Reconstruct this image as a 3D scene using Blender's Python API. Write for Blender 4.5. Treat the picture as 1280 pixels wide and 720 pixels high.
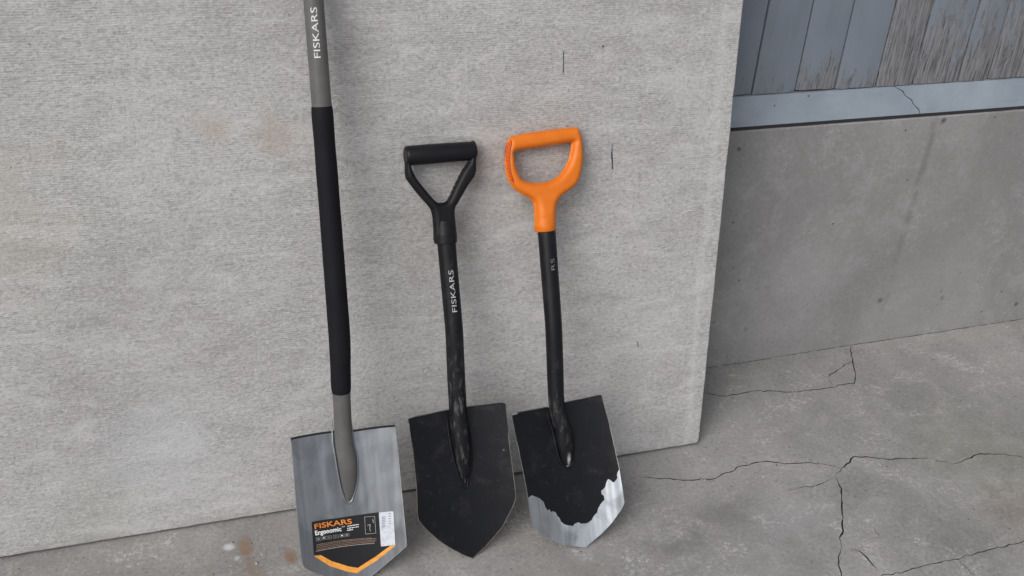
import bpy, bmesh, math, random, mathutils
from mathutils import Vector, Matrix, noise
rng = random.Random(7)
C = bpy.context.scene
for o in list(bpy.data.objects): bpy.data.objects.remove(o)

# ---------------------------------------------------------------- measured layout (metres; spade and board points in their own leaning planes)
D = {'W': 2.01875,
 'black': {'L': 0.8,
           'a': 0.3926,
           'bar': [[-0.06862, 0.79007], [0.05521, 0.79051]],
           'barw': [[-0.01248, 0.80775], [-0.01449, 0.77205]],
           'bend_v': 0.45,
           'cap': [[-0.06947, 0.80466], [-0.07117, 0.77473]],
           'collar': [[-0.02915, 0.64144], [-0.02971, 0.62484], [0.01325, 0.63864], [0.01281, 0.62292]],
           'dish': 1.9,
           'frame_out': [[-0.07434, 0.80243], [-0.07571, 0.7767], [-0.07616, 0.75405], [-0.07225, 0.74398], [-0.05348, 0.7163], [-0.03644, 0.69443], [-0.03156, 0.68211], [-0.0302, 0.65483],
                         [-0.03035, 0.62557], [-0.00918, 0.62211], [0.01248, 0.62329], [0.01378, 0.65063], [0.01378, 0.68398], [0.02246, 0.69817], [0.04378, 0.72791], [0.05596, 0.74186],
                         [0.06026, 0.75312], [0.06258, 0.77611], [0.06431, 0.80073], [0.06063, 0.80789], [0.05464, 0.80699], [0.05031, 0.7902], [0.04642, 0.77468], [0.04244, 0.76772],
                         [0.03216, 0.75532], [0.01612, 0.73019], [0.00423, 0.7097], [-0.0026, 0.70136], [-0.01102, 0.69945], [-0.0208, 0.70196], [-0.03613, 0.72072], [-0.04691, 0.73539],
                         [-0.05478, 0.74746], [-0.06136, 0.76262], [-0.06382, 0.77417], [-0.06536, 0.78886], [-0.06609, 0.80506], [-0.07004, 0.80599]],
           'gap': 0.012,
           'o': [0.60185, 1.53373, 0.0],
           'outline': [[-0.10186, 0.29392], [-0.08808, 0.29529], [-0.06128, 0.29434], [-0.0243, 0.29595], [0.01754, 0.2973], [0.05569, 0.29752], [0.08641, 0.29942], [0.08997, 0.29771],
                       [0.09029, 0.27187], [0.09117, 0.21081], [0.09375, 0.15956], [0.09515, 0.11071], [0.09214, 0.10214], [0.07819, 0.07583], [0.06427, 0.0539], [0.04522, 0.03392],
                       [0.02599, 0.01762], [0.01213, 0.00761], [0.00091, -4e-05], [-0.01062, 0.00638], [-0.02166, 0.01334], [-0.04416, 0.03079], [-0.06656, 0.05169], [-0.08712, 0.07591],
                       [-0.10428, 0.10127], [-0.10479, 0.11571], [-0.10042, 0.16613], [-0.10073, 0.20552], [-0.10001, 0.23966], [-0.10199, 0.26951]],
           'shaft': [[-0.0068, 0.62923, 0.01759], [-0.00625, 0.58388, 0.01734], [-0.00401, 0.46434, 0.01704], [-0.0042, 0.3476, 0.0174], [-0.00335, 0.30982, 0.01724], [-0.00453, 0.28348, 0.01789],
                     [-0.00249, 0.2474, 0.01846], [-0.00095, 0.2112, 0.01647], [0.00045, 0.17998, 0.0129], [-0.00028, 0.15523, 0.00568], [-0.00091, 0.14651, 0.00259]],
           'sl': -0.08667,
           't_shaft': [[-0.00044, 0.49471], [-0.00279, 0.57441]],
           'top_v': 0.3,
           'uc': -0.02},
 'board_o': [1.21104, 1.73584, 0.0],
 'byaw': -0.01903,
 'cam_rows': [[0.93699, -0.11246, 0.33076], [-0.34129, -0.49699, 0.79782], [0.07467, -0.86044, -0.50406]],
 'cracks': [[[[1.30541, 1.93284], [1.32559, 1.92094], [1.36973, 1.89622], [1.41204, 1.89584], [1.45854, 1.89798], [1.51631, 1.88006], [1.56619, 1.86758], [1.6101, 1.86452], [1.65732, 1.86194],
              [1.6885, 1.86578], [1.72347, 1.8633], [1.75483, 1.90304], [1.77602, 1.94667], [1.8165, 2.01703]],
             1.2],
            [[[1.77953, 1.95408], [1.73394, 1.9324], [1.66674, 1.90329], [1.66182, 1.92596]], 1.1], [[[1.66182, 1.92596], [1.65413, 1.93988], [1.65639, 1.95954]], 0.6],
            [[[1.66674, 1.90329], [1.66759, 1.885], [1.65865, 1.86315]], 1.2], [[[1.74785, 1.93551], [1.74748, 1.92096], [1.75237, 1.9141]], 0.6],
            [[[1.03208, 1.67079], [1.08252, 1.6546], [1.13184, 1.63593], [1.19591, 1.6258], [1.26959, 1.64866], [1.33664, 1.64832], [1.37182, 1.62888], [1.40886, 1.62083], [1.43369, 1.61619],
              [1.46515, 1.60026], [1.49202, 1.58113]],
             1.25],
            [[[1.46135, 1.5599], [1.47318, 1.56918], [1.49202, 1.58113], [1.52412, 1.59363], [1.53365, 1.60398], [1.54742, 1.61008], [1.57497, 1.60155], [1.59576, 1.59024], [1.6173, 1.58004],
              [1.66036, 1.57261], [1.7266, 1.5565]],
             1.35],
            [[[1.7266, 1.5565], [1.73048, 1.54571], [1.75334, 1.53709]], 2.3],
            [[[1.75885, 1.52852], [1.76456, 1.52637], [1.78909, 1.52898], [1.83864, 1.54022], [1.8701, 1.53529], [1.90263, 1.52543], [1.94343, 1.50148], [1.98989, 1.48399], [2.12697, 1.46126]], 1.4],
            [[[1.46135, 1.5599], [1.45179, 1.5288], [1.44355, 1.50997], [1.42508, 1.47955], [1.41011, 1.45761], [1.3933, 1.43102], [1.36608, 1.39433], [1.33893, 1.35637]], 1.3],
            [[[1.33893, 1.35637], [1.31945, 1.3383], [1.3044, 1.3118], [1.29603, 1.29157], [1.27289, 1.25642], [1.2391, 1.21861], [1.21022, 1.15883]], 1.3],
            [[[1.46064, 1.55885], [1.43204, 1.55049], [1.3864, 1.54328], [1.36171, 1.54688], [1.32471, 1.54485]], 0.8], [[[1.34163, 1.3572], [1.35598, 1.35322], [1.36502, 1.34651]], 0.7],
            [[[1.36502, 1.34651], [1.3744, 1.3397], [1.37683, 1.32493], [1.37679, 1.30687], [1.37781, 1.29229]], 3.2], [[[1.37781, 1.29229], [1.37246, 1.28014], [1.36295, 1.27278]], 0.7],
            [[[1.44898, 1.40185], [1.44293, 1.38414], [1.44083, 1.36291]], 0.8],
            [[[1.34951, 1.27157], [1.38959, 1.26881], [1.43037, 1.26643], [1.48422, 1.26919], [1.53925, 1.26673], [1.56006, 1.26509], [1.60768, 1.26863], [1.73828, 1.27112], [1.84091, 1.26933]], 0.9],
            [[[1.55903, 1.26382], [1.56127, 1.25024], [1.56178, 1.23471], [1.56161, 1.21852], [1.54899, 1.19806]], 1.0]],
 'f': 39.8721,
 'grey': {'L': 1.25,
          'a': 0.3093,
          'bars': [[0.05496, 0.1245], [0.06126, 0.12456], [0.05471, 0.12123], [0.06101, 0.12129], [0.05447, 0.11796], [0.06077, 0.11801], [0.05422, 0.11469], [0.06053, 0.11473], [0.05397, 0.11142],
                   [0.06028, 0.11145], [0.05373, 0.10814], [0.06004, 0.10817], [0.05348, 0.10487], [0.0598, 0.10489]],
          'bend_v': 0.47,
          'blines': [[-0.071, 0.0943], [0.03385, 0.08523], [-0.07128, 0.09138], [0.04194, 0.08284], [-0.07158, 0.08825], [0.0417, 0.07978], [-0.07189, 0.08513], [0.03943, 0.07721],
                     [-0.07301, 0.08246], [0.03754, 0.07415]],
          'box': [[0.02381, 0.12808], [0.04208, 0.127], [0.04195, 0.09364], [0.02276, 0.09453]],
          'chev': [[-0.07806, 0.075], [-0.06487, 0.07275], [-0.04495, 0.05531], [-0.01435, 0.03758], [0.00319, 0.03104], [0.0371, 0.04745], [0.06521, 0.06523], [0.07662, 0.06603], [0.03852, 0.03905],
                   [0.00086, 0.02114], [-0.01736, 0.02773], [-0.05, 0.04735]],
          'dish': 1.7,
          'fig': [[0.02763, 0.11113], [0.03287, 0.11195], [0.03124, 0.10449], [0.03224, 0.09886], [0.03842, 0.12219], [0.03904, 0.11444]],
          'gap': 0.013,
          'icons': [[-0.07051, 0.10828], [-0.06121, 0.10653], [-0.06143, 0.09973], [-0.07073, 0.1015], [-0.05862, 0.10669], [-0.05352, 0.10619], [-0.05361, 0.10063], [-0.05872, 0.10113],
                    [-0.05226, 0.10587], [-0.04131, 0.10396], [-0.04139, 0.09837], [-0.05236, 0.10029], [-0.03788, 0.104], [-0.0282, 0.10262], [-0.02828, 0.097], [-0.03797, 0.0984],
                    [-0.0252, 0.10281], [-0.01762, 0.10205], [-0.01766, 0.09684], [-0.02524, 0.09762], [-0.0155, 0.10205], [-0.00794, 0.1014], [-0.00797, 0.09617], [-0.01554, 0.09683]],
          'lines': [[-0.01008, 0.11573], [0.01172, 0.11509], [-0.01045, 0.11146], [0.01136, 0.11078], [-0.01078, 0.10761], [0.00015, 0.10727]],
          'o': [0.37205, 1.52922, 0.0],
          'outline': [[-0.09907, 0.30172], [-0.02078, 0.29872], [0.0187, 0.29488], [0.09209, 0.29916], [0.09299, 0.2669], [0.09422, 0.21059], [0.09545, 0.13615], [0.09665, 0.07191],
                      [0.09595, 0.06224], [0.08016, 0.04876], [0.05837, 0.0315], [0.03461, 0.01375], [0.01565, 0.00411], [0.0, 0.0], [-0.01947, 0.00676], [-0.0403, 0.01682], [-0.06686, 0.03312],
                      [-0.08729, 0.04823], [-0.09865, 0.05983], [-0.102, 0.06969], [-0.10204, 0.129], [-0.10208, 0.17948], [-0.10049, 0.24579]],
          'shaft': [[-0.00385, 1.0678, 0.01667], [-0.00285, 0.89273, 0.01704], [-0.00149, 0.66094, 0.01754], [-0.00068, 0.4877, 0.01819], [-0.00304, 0.37889, 0.01665], [-0.00219, 0.35889, 0.01583],
                    [-0.00413, 0.27959, 0.01652], [-0.00013, 0.24732, 0.01791], [0.00029, 0.20758, 0.01531], [-0.00123, 0.17899, 0.01036], [-0.00311, 0.16372, 0.00332]],
          'sl': -0.08358,
          'sticker': [[-0.07563, 0.13959], [-0.02703, 0.13457], [0.01592, 0.13318], [0.05038, 0.13397], [0.04933, 0.06647], [0.06728, 0.0657], [0.0371, 0.04745], [0.00319, 0.03104],
                      [-0.01435, 0.03758], [-0.04495, 0.05531], [-0.06487, 0.07275], [-0.07748, 0.07653]],
          't_ergo': [[-0.07136, 0.1128], [-0.02126, 0.1089], [-0.07202, 0.12153]],
          't_fis': [[-0.0713, 0.12453], [-0.00053, 0.11894], [-0.07182, 0.13469]],
          't_shaft': [[-0.00194, 0.97378], [-0.00258, 1.05614]],
          't_tm': [[-0.02032, 0.11477], [-0.0148, 0.11493], [-0.02051, 0.11741]],
          'tag': [[0.05038, 0.13397], [0.07683, 0.13387], [0.07545, 0.06656], [0.04933, 0.06647]],
          'tagtext': [[0.06828, 0.12945], [0.07231, 0.12958], [0.06793, 0.12464], [0.07197, 0.12476], [0.06758, 0.11983], [0.07162, 0.11995], [0.06723, 0.11502], [0.07127, 0.11513], [0.06688, 0.1102],
                      [0.07092, 0.11031]],
          'top_v': 0.335,
          'uc': -0.02},
 'lean': 0.14849,
 'marks': [[[-0.37313, 0.90834], [-0.37164, 0.86929]], [[-0.26201, 0.72608], [-0.26085, 0.70822]], [[-0.26199, 0.70992], [-0.25757, 0.67373]], [[-0.17377, 0.28567], [-0.17168, 0.27031]],
           [[-0.29504, 0.91717], [-0.29165, 0.91555]]],
 'orange': {'L': 0.805,
            'a': 0.42599,
            'bend_v': 0.45,
            'dish': 1.9,
            'gap': 0.012,
            'hole': [[-0.09013, 0.79565], [-0.05607, 0.79889], [-0.01952, 0.80167], [0.02414, 0.80502], [0.02616, 0.80217], [0.02275, 0.78579], [0.01681, 0.77027], [0.00644, 0.75474],
                     [-0.00935, 0.7407], [-0.02448, 0.73479], [-0.04291, 0.7329], [-0.06098, 0.73438], [-0.07853, 0.74119], [-0.08657, 0.75359], [-0.09089, 0.76732], [-0.09187, 0.78244]],
            'o': [0.83081, 1.50189, 0.0],
            'outer': [[-0.09912, 0.82224], [-0.07553, 0.82695], [-0.05377, 0.82917], [-0.00632, 0.83172], [0.03431, 0.83311], [0.04084, 0.83099], [0.04475, 0.82328], [0.0475, 0.80952],
                      [0.04842, 0.78563], [0.04618, 0.76465], [0.04106, 0.74522], [0.03348, 0.72803], [0.0223, 0.71765], [0.00298, 0.70731], [-0.00801, 0.69869], [-0.01394, 0.68828],
                      [-0.01826, 0.66473], [-0.02112, 0.641], [-0.04063, 0.64117], [-0.05982, 0.64403], [-0.05943, 0.66852], [-0.05934, 0.6889], [-0.06183, 0.69929], [-0.07033, 0.70679],
                      [-0.09094, 0.72036], [-0.10158, 0.73132], [-0.10951, 0.74871], [-0.11207, 0.77062], [-0.10967, 0.79208], [-0.10541, 0.81005]],
            'outline': [[-0.13534, 0.29358], [-0.10713, 0.2924], [-0.07863, 0.29088], [-0.05091, 0.29018], [-0.01576, 0.29339], [0.02772, 0.29617], [0.06085, 0.30026], [0.0661, 0.26866],
                        [0.07392, 0.22341], [0.0787, 0.18077], [0.08243, 0.15307], [0.08517, 0.10792], [0.0866, 0.08029], [0.08146, 0.0692], [0.05784, 0.04055], [0.03621, 0.02236], [0.00013, 0.00049],
                        [-0.02893, 0.00849], [-0.05585, 0.01933], [-0.08787, 0.04254], [-0.11531, 0.07037], [-0.11808, 0.08507], [-0.11899, 0.12114], [-0.12089, 0.15029], [-0.12496, 0.18949],
                        [-0.12916, 0.22764], [-0.13232, 0.2602]],
            'shaft': [[-0.03725, 0.64905, 0.0174], [-0.03696, 0.60736, 0.01736], [-0.0363, 0.46218, 0.01661], [-0.03632, 0.35453, 0.01643], [-0.03629, 0.30552, 0.0158], [-0.03506, 0.27332, 0.01652],
                      [-0.02728, 0.24731, 0.01736], [-0.02346, 0.21682, 0.01664], [-0.02171, 0.18654, 0.01433], [-0.02167, 0.1725, 0.01017], [-0.02174, 0.16799, 0.00522]],
            'side': [[-0.10003, 0.81964], [-0.1069, 0.80019], [-0.10942, 0.77708], [-0.10815, 0.75696], [-0.10203, 0.73471]],
            'sl': -0.08667,
            't_rs': [[-0.03215, 0.56575], [-0.03215, 0.58828]],
            'top_v': 0.3,
            'uc': -0.02,
            'worn': [[-0.11665, 0.12906], [-0.10925, 0.13032], [-0.10265, 0.12612], [-0.09489, 0.12212], [-0.08868, 0.11568], [-0.08351, 0.11048], [-0.08123, 0.10119], [-0.0777, 0.09254],
                     [-0.07183, 0.09301], [-0.0692, 0.08652], [-0.06388, 0.08766], [-0.05819, 0.08289], [-0.05471, 0.07426], [-0.05065, 0.07038], [-0.04927, 0.06321], [-0.04327, 0.05694],
                     [-0.03382, 0.05189], [-0.02376, 0.04828], [-0.01782, 0.0525], [-0.01125, 0.05319], [-0.00364, 0.04928], [0.00898, 0.04854], [0.01778, 0.05305], [0.02254, 0.05927],
                     [0.03037, 0.06608], [0.03423, 0.0745], [0.04112, 0.08355], [0.04823, 0.09064], [0.0479, 0.09766], [0.04299, 0.10324], [0.04306, 0.10921], [0.05091, 0.11425], [0.0548, 0.12478],
                     [0.05878, 0.13133], [0.0638, 0.12832], [0.06767, 0.12345], [0.07306, 0.12544], [0.07735, 0.13155], [0.07701, 0.13856], [0.08055, 0.14724]]},
 'plank_lines': [[1.3845, 0.9299, 1.3843, 0.719], [1.4971, 0.9267, 1.4967, 0.7162], [1.6026, 0.9237, 1.6036, 0.7177], [1.7158, 0.9204, 1.715, 0.7172], [1.8209, 0.9174, 1.8198, 0.7152],
                 [1.9507, 0.9136, 1.9515, 0.7139], [2.0418, 0.911, 2.0408, 0.7151], [2.1277, 0.9085, 2.131, 0.7164]]}

# ---------------------------------------------------------------- camera, sky, sun, exposure
cam = bpy.data.objects.new('camera', bpy.data.cameras.new('camera')); C.collection.objects.link(cam); C.camera = cam
cam.data.sensor_width = 36; cam.data.lens = D['f']; cam.data.clip_start = .02; cam.data.clip_end = 500
r_ = D['cam_rows']
cam.matrix_world = Matrix(((r_[0][0], -r_[0][1], -r_[0][2], 0), (r_[1][0], -r_[1][1], -r_[1][2], 0), (r_[2][0], -r_[2][1], -r_[2][2], 1.58), (0, 0, 0, 1)))
SUN_TO = Vector((.78, .60, -.80)).normalized()
sun = bpy.data.objects.new('sun', bpy.data.lights.new('sun', 'SUN')); C.collection.objects.link(sun)
sun.data.energy = 1.5; sun.data.angle = math.radians(36); sun.data.color = (1, .98, .96)
sun.rotation_euler = SUN_TO.to_track_quat('-Z', 'Y').to_euler()
C.world = bpy.data.worlds.new('World'); C.world.use_nodes = True
wt = C.world.node_tree; bg = wt.nodes['Background']
sky = wt.nodes.new('ShaderNodeTexSky'); sky.sky_type = 'NISHITA'; sky.sun_disc = False
sky.sun_elevation = math.asin(-SUN_TO.z); sky.sun_rotation = math.atan2(-SUN_TO.x, -SUN_TO.y)
sky.air_density = 1.; sky.dust_density = 3.; sky.ozone_density = 1.
hs = wt.nodes.new('ShaderNodeHueSaturation'); hs.inputs['Saturation'].default_value = .30
wt.links.new(sky.outputs[0], hs.inputs['Color']); wt.links.new(hs.outputs[0], bg.inputs['Color']); bg.inputs['Strength'].default_value = .105
C.view_settings.view_transform = 'Standard'; C.view_settings.look = 'None'; C.view_settings.exposure = .33; C.view_settings.gamma = 1.

R = math.radians
col = C.collection

# ---------------------------------------------------------------- object helpers
def link(name, me, parent=None, mat=None):
    o = bpy.data.objects.new(name, me)
    col.objects.link(o)
    if parent is not None:
        o.parent = parent
    if mat is not None and me is not None and not me.materials:
        me.materials.append(mat)
    return o

def tag(o, label=None, cat=None, group=None, kind=None):
    if label: o['label'] = label
    if cat: o['category'] = cat
    if group: o['group'] = group
    if kind: o['kind'] = kind
    return o

def mesh_from(name, verts, faces, mats=(), fmat=None, smooth=True, sharp=None):
    me = bpy.data.meshes.new(name)
    me.from_pydata([tuple(v) for v in verts], [], [tuple(f) for f in faces])
    for m in mats: me.materials.append(m)
    if fmat is not None:
        for p, i in zip(me.polygons, fmat): p.material_index = i
    if smooth:
        for p in me.polygons: p.use_smooth = True
        if sharp: me.set_sharp_from_angle(angle=R(sharp))
    me.validate(); me.update()
    return me

def from_bm(name, bm, mat=None, smooth=True, sharp=35):
    me = bpy.data.meshes.new(name)
    bmesh.ops.recalc_face_normals(bm, faces=bm.faces[:])
    bm.to_mesh(me); bm.free()
    if mat: me.materials.append(mat)
    if smooth:
        for p in me.polygons: p.use_smooth = True
        if sharp: me.set_sharp_from_angle(angle=R(sharp))
    return me

def bm_prism(bm, poly, depth, axis=None):
    """poly: list of 3-D points, extruded by vector depth"""
    vs = [bm.verts.new(p) for p in poly]
    f = bm.faces.new(vs)
    r = bmesh.ops.extrude_face_region(bm, geom=[f])
    bmesh.ops.translate(bm, vec=Vector(depth), verts=[e for e in r['geom'] if isinstance(e, bmesh.types.BMVert)])

# ---------------------------------------------------------------- node helpers
class NT:
    def __init__(s, name):
        s.m = bpy.data.materials.new(name); s.m.use_nodes = True
        s.t = s.m.node_tree; s.n = s.t.nodes; s.b = s.n['Principled BSDF']
        s.tc = None
    def new(s, t, **kw):
        n = s.n.new(t)
        for k, v in kw.items(): setattr(n, k, v)
        return n
    def put(s, sock, v):
        if isinstance(v, bpy.types.NodeSocket): s.t.links.new(v, sock)
        elif isinstance(v, (tuple, list)) and len(v) == 3 and sock.type == 'RGBA': sock.default_value = (*v, 1)
        else: sock.default_value = v
    def obj(s):
        if not s.tc: s.tc = s.new('ShaderNodeTexCoord')
        return s.tc.outputs['Object']
    def pos(s):
        return s.new('ShaderNodeNewGeometry').outputs['Position']
    def map(s, v, scale=(1, 1, 1), loc=(0, 0, 0), rot=(0, 0, 0)):
        n = s.new('ShaderNodeMapping'); s.put(n.inputs['Vector'], v)
        n.inputs['Scale'].default_value = scale; n.inputs['Location'].default_value = loc; n.inputs['Rotation'].default_value = rot
        return n.outputs[0]
    def noise(s, v, scale=5, detail=4, rough=.55, dist=0):
        n = s.new('ShaderNodeTexNoise'); s.put(n.inputs['Vector'], v)
        n.inputs['Scale'].default_value = scale; n.inputs['Detail'].default_value = detail
        n.inputs['Roughness'].default_value = rough; n.inputs['Distortion'].default_value = dist
        return n.outputs[0]
    def voro(s, v, scale=50, rand=1):
        n = s.new('ShaderNodeTexVoronoi'); s.put(n.inputs['Vector'], v); n.inputs['Scale'].default_value = scale
        n.inputs['Randomness'].default_value = rand
        return n.outputs['Distance'], n.outputs['Color']
    def math(s, op, a, b=0., clamp=False):
        n = s.new('ShaderNodeMath', operation=op, use_clamp=clamp); s.put(n.inputs[0], a); s.put(n.inputs[1], b)
        return n.outputs[0]
    def step(s, v, a, b, lo=0., hi=1.):
        n = s.new('ShaderNodeMapRange', interpolation_type='SMOOTHSTEP'); s.put(n.inputs[0], v)
        n.inputs[1].default_value = a; n.inputs[2].default_value = b; n.inputs[3].default_value = lo; n.inputs[4].default_value = hi
        return n.outputs[0]
    def lin(s, v, a, b, lo=0., hi=1.):
        n = s.new('ShaderNodeMapRange'); s.put(n.inputs[0], v)
        n.inputs[1].default_value = a; n.inputs[2].default_value = b; n.inputs[3].default_value = lo; n.inputs[4].default_value = hi
        return n.outputs[0]
    def mix(s, f, a, b, mode='MIX'):
        n = s.new('ShaderNodeMix', data_type='RGBA', blend_type=mode); s.put(n.inputs[0], f); s.put(n.inputs[6], a); s.put(n.inputs[7], b)
        return n.outputs[2]
    def scale(s, c, f):
        return s.mix(1., c, s.gray(f), 'MULTIPLY')
    def gray(s, f):
        n = s.new('ShaderNodeCombineColor')
        for i in range(3): s.put(n.inputs[i], f)
        return n.outputs[0]
    def sep(s, v):
        n = s.new('ShaderNodeSeparateXYZ'); s.put(n.inputs[0], v); return n.outputs
    def dist(s, v, p):
        n = s.new('ShaderNodeVectorMath', operation='DISTANCE'); s.put(n.inputs[0], v); n.inputs[1].default_value = p
        return n.outputs['Value']
    def spot(s, v, p, r, wob, amt=.6, squash=(1, 1, 1)):
        """irregular stain centred on p; wob: a noise socket"""
        q = s.map(v, scale=squash); p = tuple(a*b for a, b in zip(p, squash))
        d = s.math('ADD', s.dist(q, p), s.math('MULTIPLY', s.math('SUBTRACT', wob, .5), r*2.2))
        return s.math('MULTIPLY', s.step(d, 0, r, 1, 0), amt)
    def attr(s, name):
        n = s.new('ShaderNodeAttribute', attribute_type='OBJECT', attribute_name=name); return n.outputs['Fac']
    def out(s, color=None, rough=.8, metal=0., bump=None, bstr=.3, bdist=.002, spec=None, **kw):
        if color is not None: s.put(s.b.inputs['Base Color'], color)
        s.put(s.b.inputs['Roughness'], rough); s.put(s.b.inputs['Metallic'], metal)
        if spec is not None: s.put(s.b.inputs['Specular IOR Level'], spec)
        if bump is not None:
            n = s.new('ShaderNodeBump'); s.put(n.inputs['Height'], bump)
            n.inputs['Strength'].default_value = bstr; n.inputs['Distance'].default_value = bdist
            s.put(s.b.inputs['Normal'], n.outputs[0])
        for k, v in kw.items(): s.put(s.b.inputs[k], v)
        return s.m

# ---------------------------------------------------------------- materials
def mat_board():
    s = NT('fibre_cement'); v = s.obj()
    big = s.noise(v, 2.2, 4, .6); mid = s.noise(s.map(v, (6, 16, 6)), 1, 4, .65, .6)
    streak = s.noise(s.map(v, (14, 55, 14)), 1, 5, .65, .4)
    fine = s.noise(s.map(v, (320, 620, 320)), 1, 3, .7)
    # felt ribs running along the board, broken into short dashes, with a granular skin
    wv = s.noise(s.map(v, (7, 7, 7)), 1, 2, .5)
    x, y, z = s.sep(v)[0:3]
    ph = s.math('ADD', s.math('MULTIPLY', y, 1500.), s.math('MULTIPLY', wv, 12.))
    rib = s.math('MULTIPLY', s.math('ADD', s.math('SINE', ph), 1.), .5)
    dash = s.noise(s.map(v, (85, 290, 85)), 1, 4, .72, .4)
    gran = s.noise(s.map(v, (125, 165, 125)), 1, 4, .82)
    lump = s.noise(s.map(v, (70, 110, 70)), 1, 4, .7, .3)
    zone = s.step(s.noise(v, 3.4, 4, .65), .30, .62)
    ribm = s.math('MULTIPLY', s.math('SUBTRACT', s.math('ADD', s.math('MULTIPLY', rib, .15), s.math('MULTIPLY', dash, 1.)), .62), s.math('ADD', s.math('MULTIPLY', zone, .7), .45))
    cav = s.math('ADD', s.math('ADD', s.math('MULTIPLY', ribm, .55), s.math('MULTIPLY', gran, .95)), s.math('MULTIPLY', lump, .30))
    c = s.mix(s.step(big, .30, .72), (.375, .366, .36), (.465, .457, .452))
    c = s.mix(s.math('MULTIPLY', s.step(mid, .45, .75), .40), c, (.50, .495, .49))
    c = s.mix(s.math('MULTIPLY', s.step(streak, .52, .78), .32), c, (.235, .228, .22))
    c = s.mix(s.math('MULTIPLY', s.step(cav, .63, .77), .46), c, (.64, .635, .635))
    c = s.mix(s.math('MULTIPLY', s.step(cav, .61, .46), .44), c, (.17, .167, .166))
    mot = s.noise(s.map(v, (9, 24, 9), rot=(0, 0, .12)), 1, 6, .72, .7)
    c = s.mix(s.math('MULTIPLY', s.step(mot, .48, .68), .42), c, (.58, .574, .57))
    c = s.mix(s.math('MULTIPLY', s.step(mot, .47, .30), .38), c, (.25, .246, .243))
    pale = s.noise(s.map(v, (40, 75, 40)), 1, 5, .78, .5)
    c = s.mix(s.math('MULTIPLY', s.step(pale, .60, .72), .45), c, (.66, .66, .66))
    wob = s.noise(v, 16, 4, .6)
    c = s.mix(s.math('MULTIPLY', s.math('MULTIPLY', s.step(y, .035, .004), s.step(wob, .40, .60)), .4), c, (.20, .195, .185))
    for p, r, a, cc in [((-.915, .785, 0), .055, .40, (.36, .27, .22)), ((-1.02, .80, 0), .05, .42, (.37, .29, .235)), ((-.84, .74, 0), .05, .22, (.37, .29, .24)),
                        ((-.62, .56, 0), .10, .16, (.36, .32, .25)), ((-1.40, .66, 0), .20, .28, (.40, .37, .30)), ((-.52, .72, 0), .07, .22, (.37, .31, .28)),
                        ((-1.15, .20, 0), .17, .42, (.49, .505, .54)), ((-.13, .34, 0), .16, .26, (.53, .53, .53)), ((-.3, .06, 0), .14, .2, (.5, .5, .5)), ((-1.30, .07, 0), .12, .25, (.35, .345, .30)),
                        ((-.20, .20, 0), .10, .24, (.27, .27, .27)), ((-.1, .05, 0), .06, .35, (.27, .27, .27))]:
        c = s.mix(s.spot(v, p, r, wob, a), c, cc)
    # rubbed bright line near the right edge
    dx = s.math('ADD', x, s.math('ADD', s.math('MULTIPLY', s.math('SUBTRACT', s.noise(s.map(v, (2, 4, 2)), 1, 3), .5), .05), .035))
    c = s.mix(s.step(s.math('ABSOLUTE', dx), .0, .016, .28, 0.), c, (.58, .575, .57))
    # light chips and dark pits
    d1, cc = s.voro(v, 75)
    rnd = s.sep(cc)[0]
    c = s.mix(s.math('MULTIPLY', s.math('MULTIPLY', s.step(s.math('ADD', d1, s.math('MULTIPLY', fine, .25)), .34, .12), s.step(rnd, .93, .96)), .45), c, (.60, .60, .60))
    c = s.mix(s.math('MULTIPLY', s.math('MULTIPLY', s.step(d1, .14, .05), s.step(rnd, .12, .09)), .8), c, (.12, .12, .12))
    return s.out(c, .92, bump=cav, bstr=.85, bdist=.0026, spec=.2)

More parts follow.
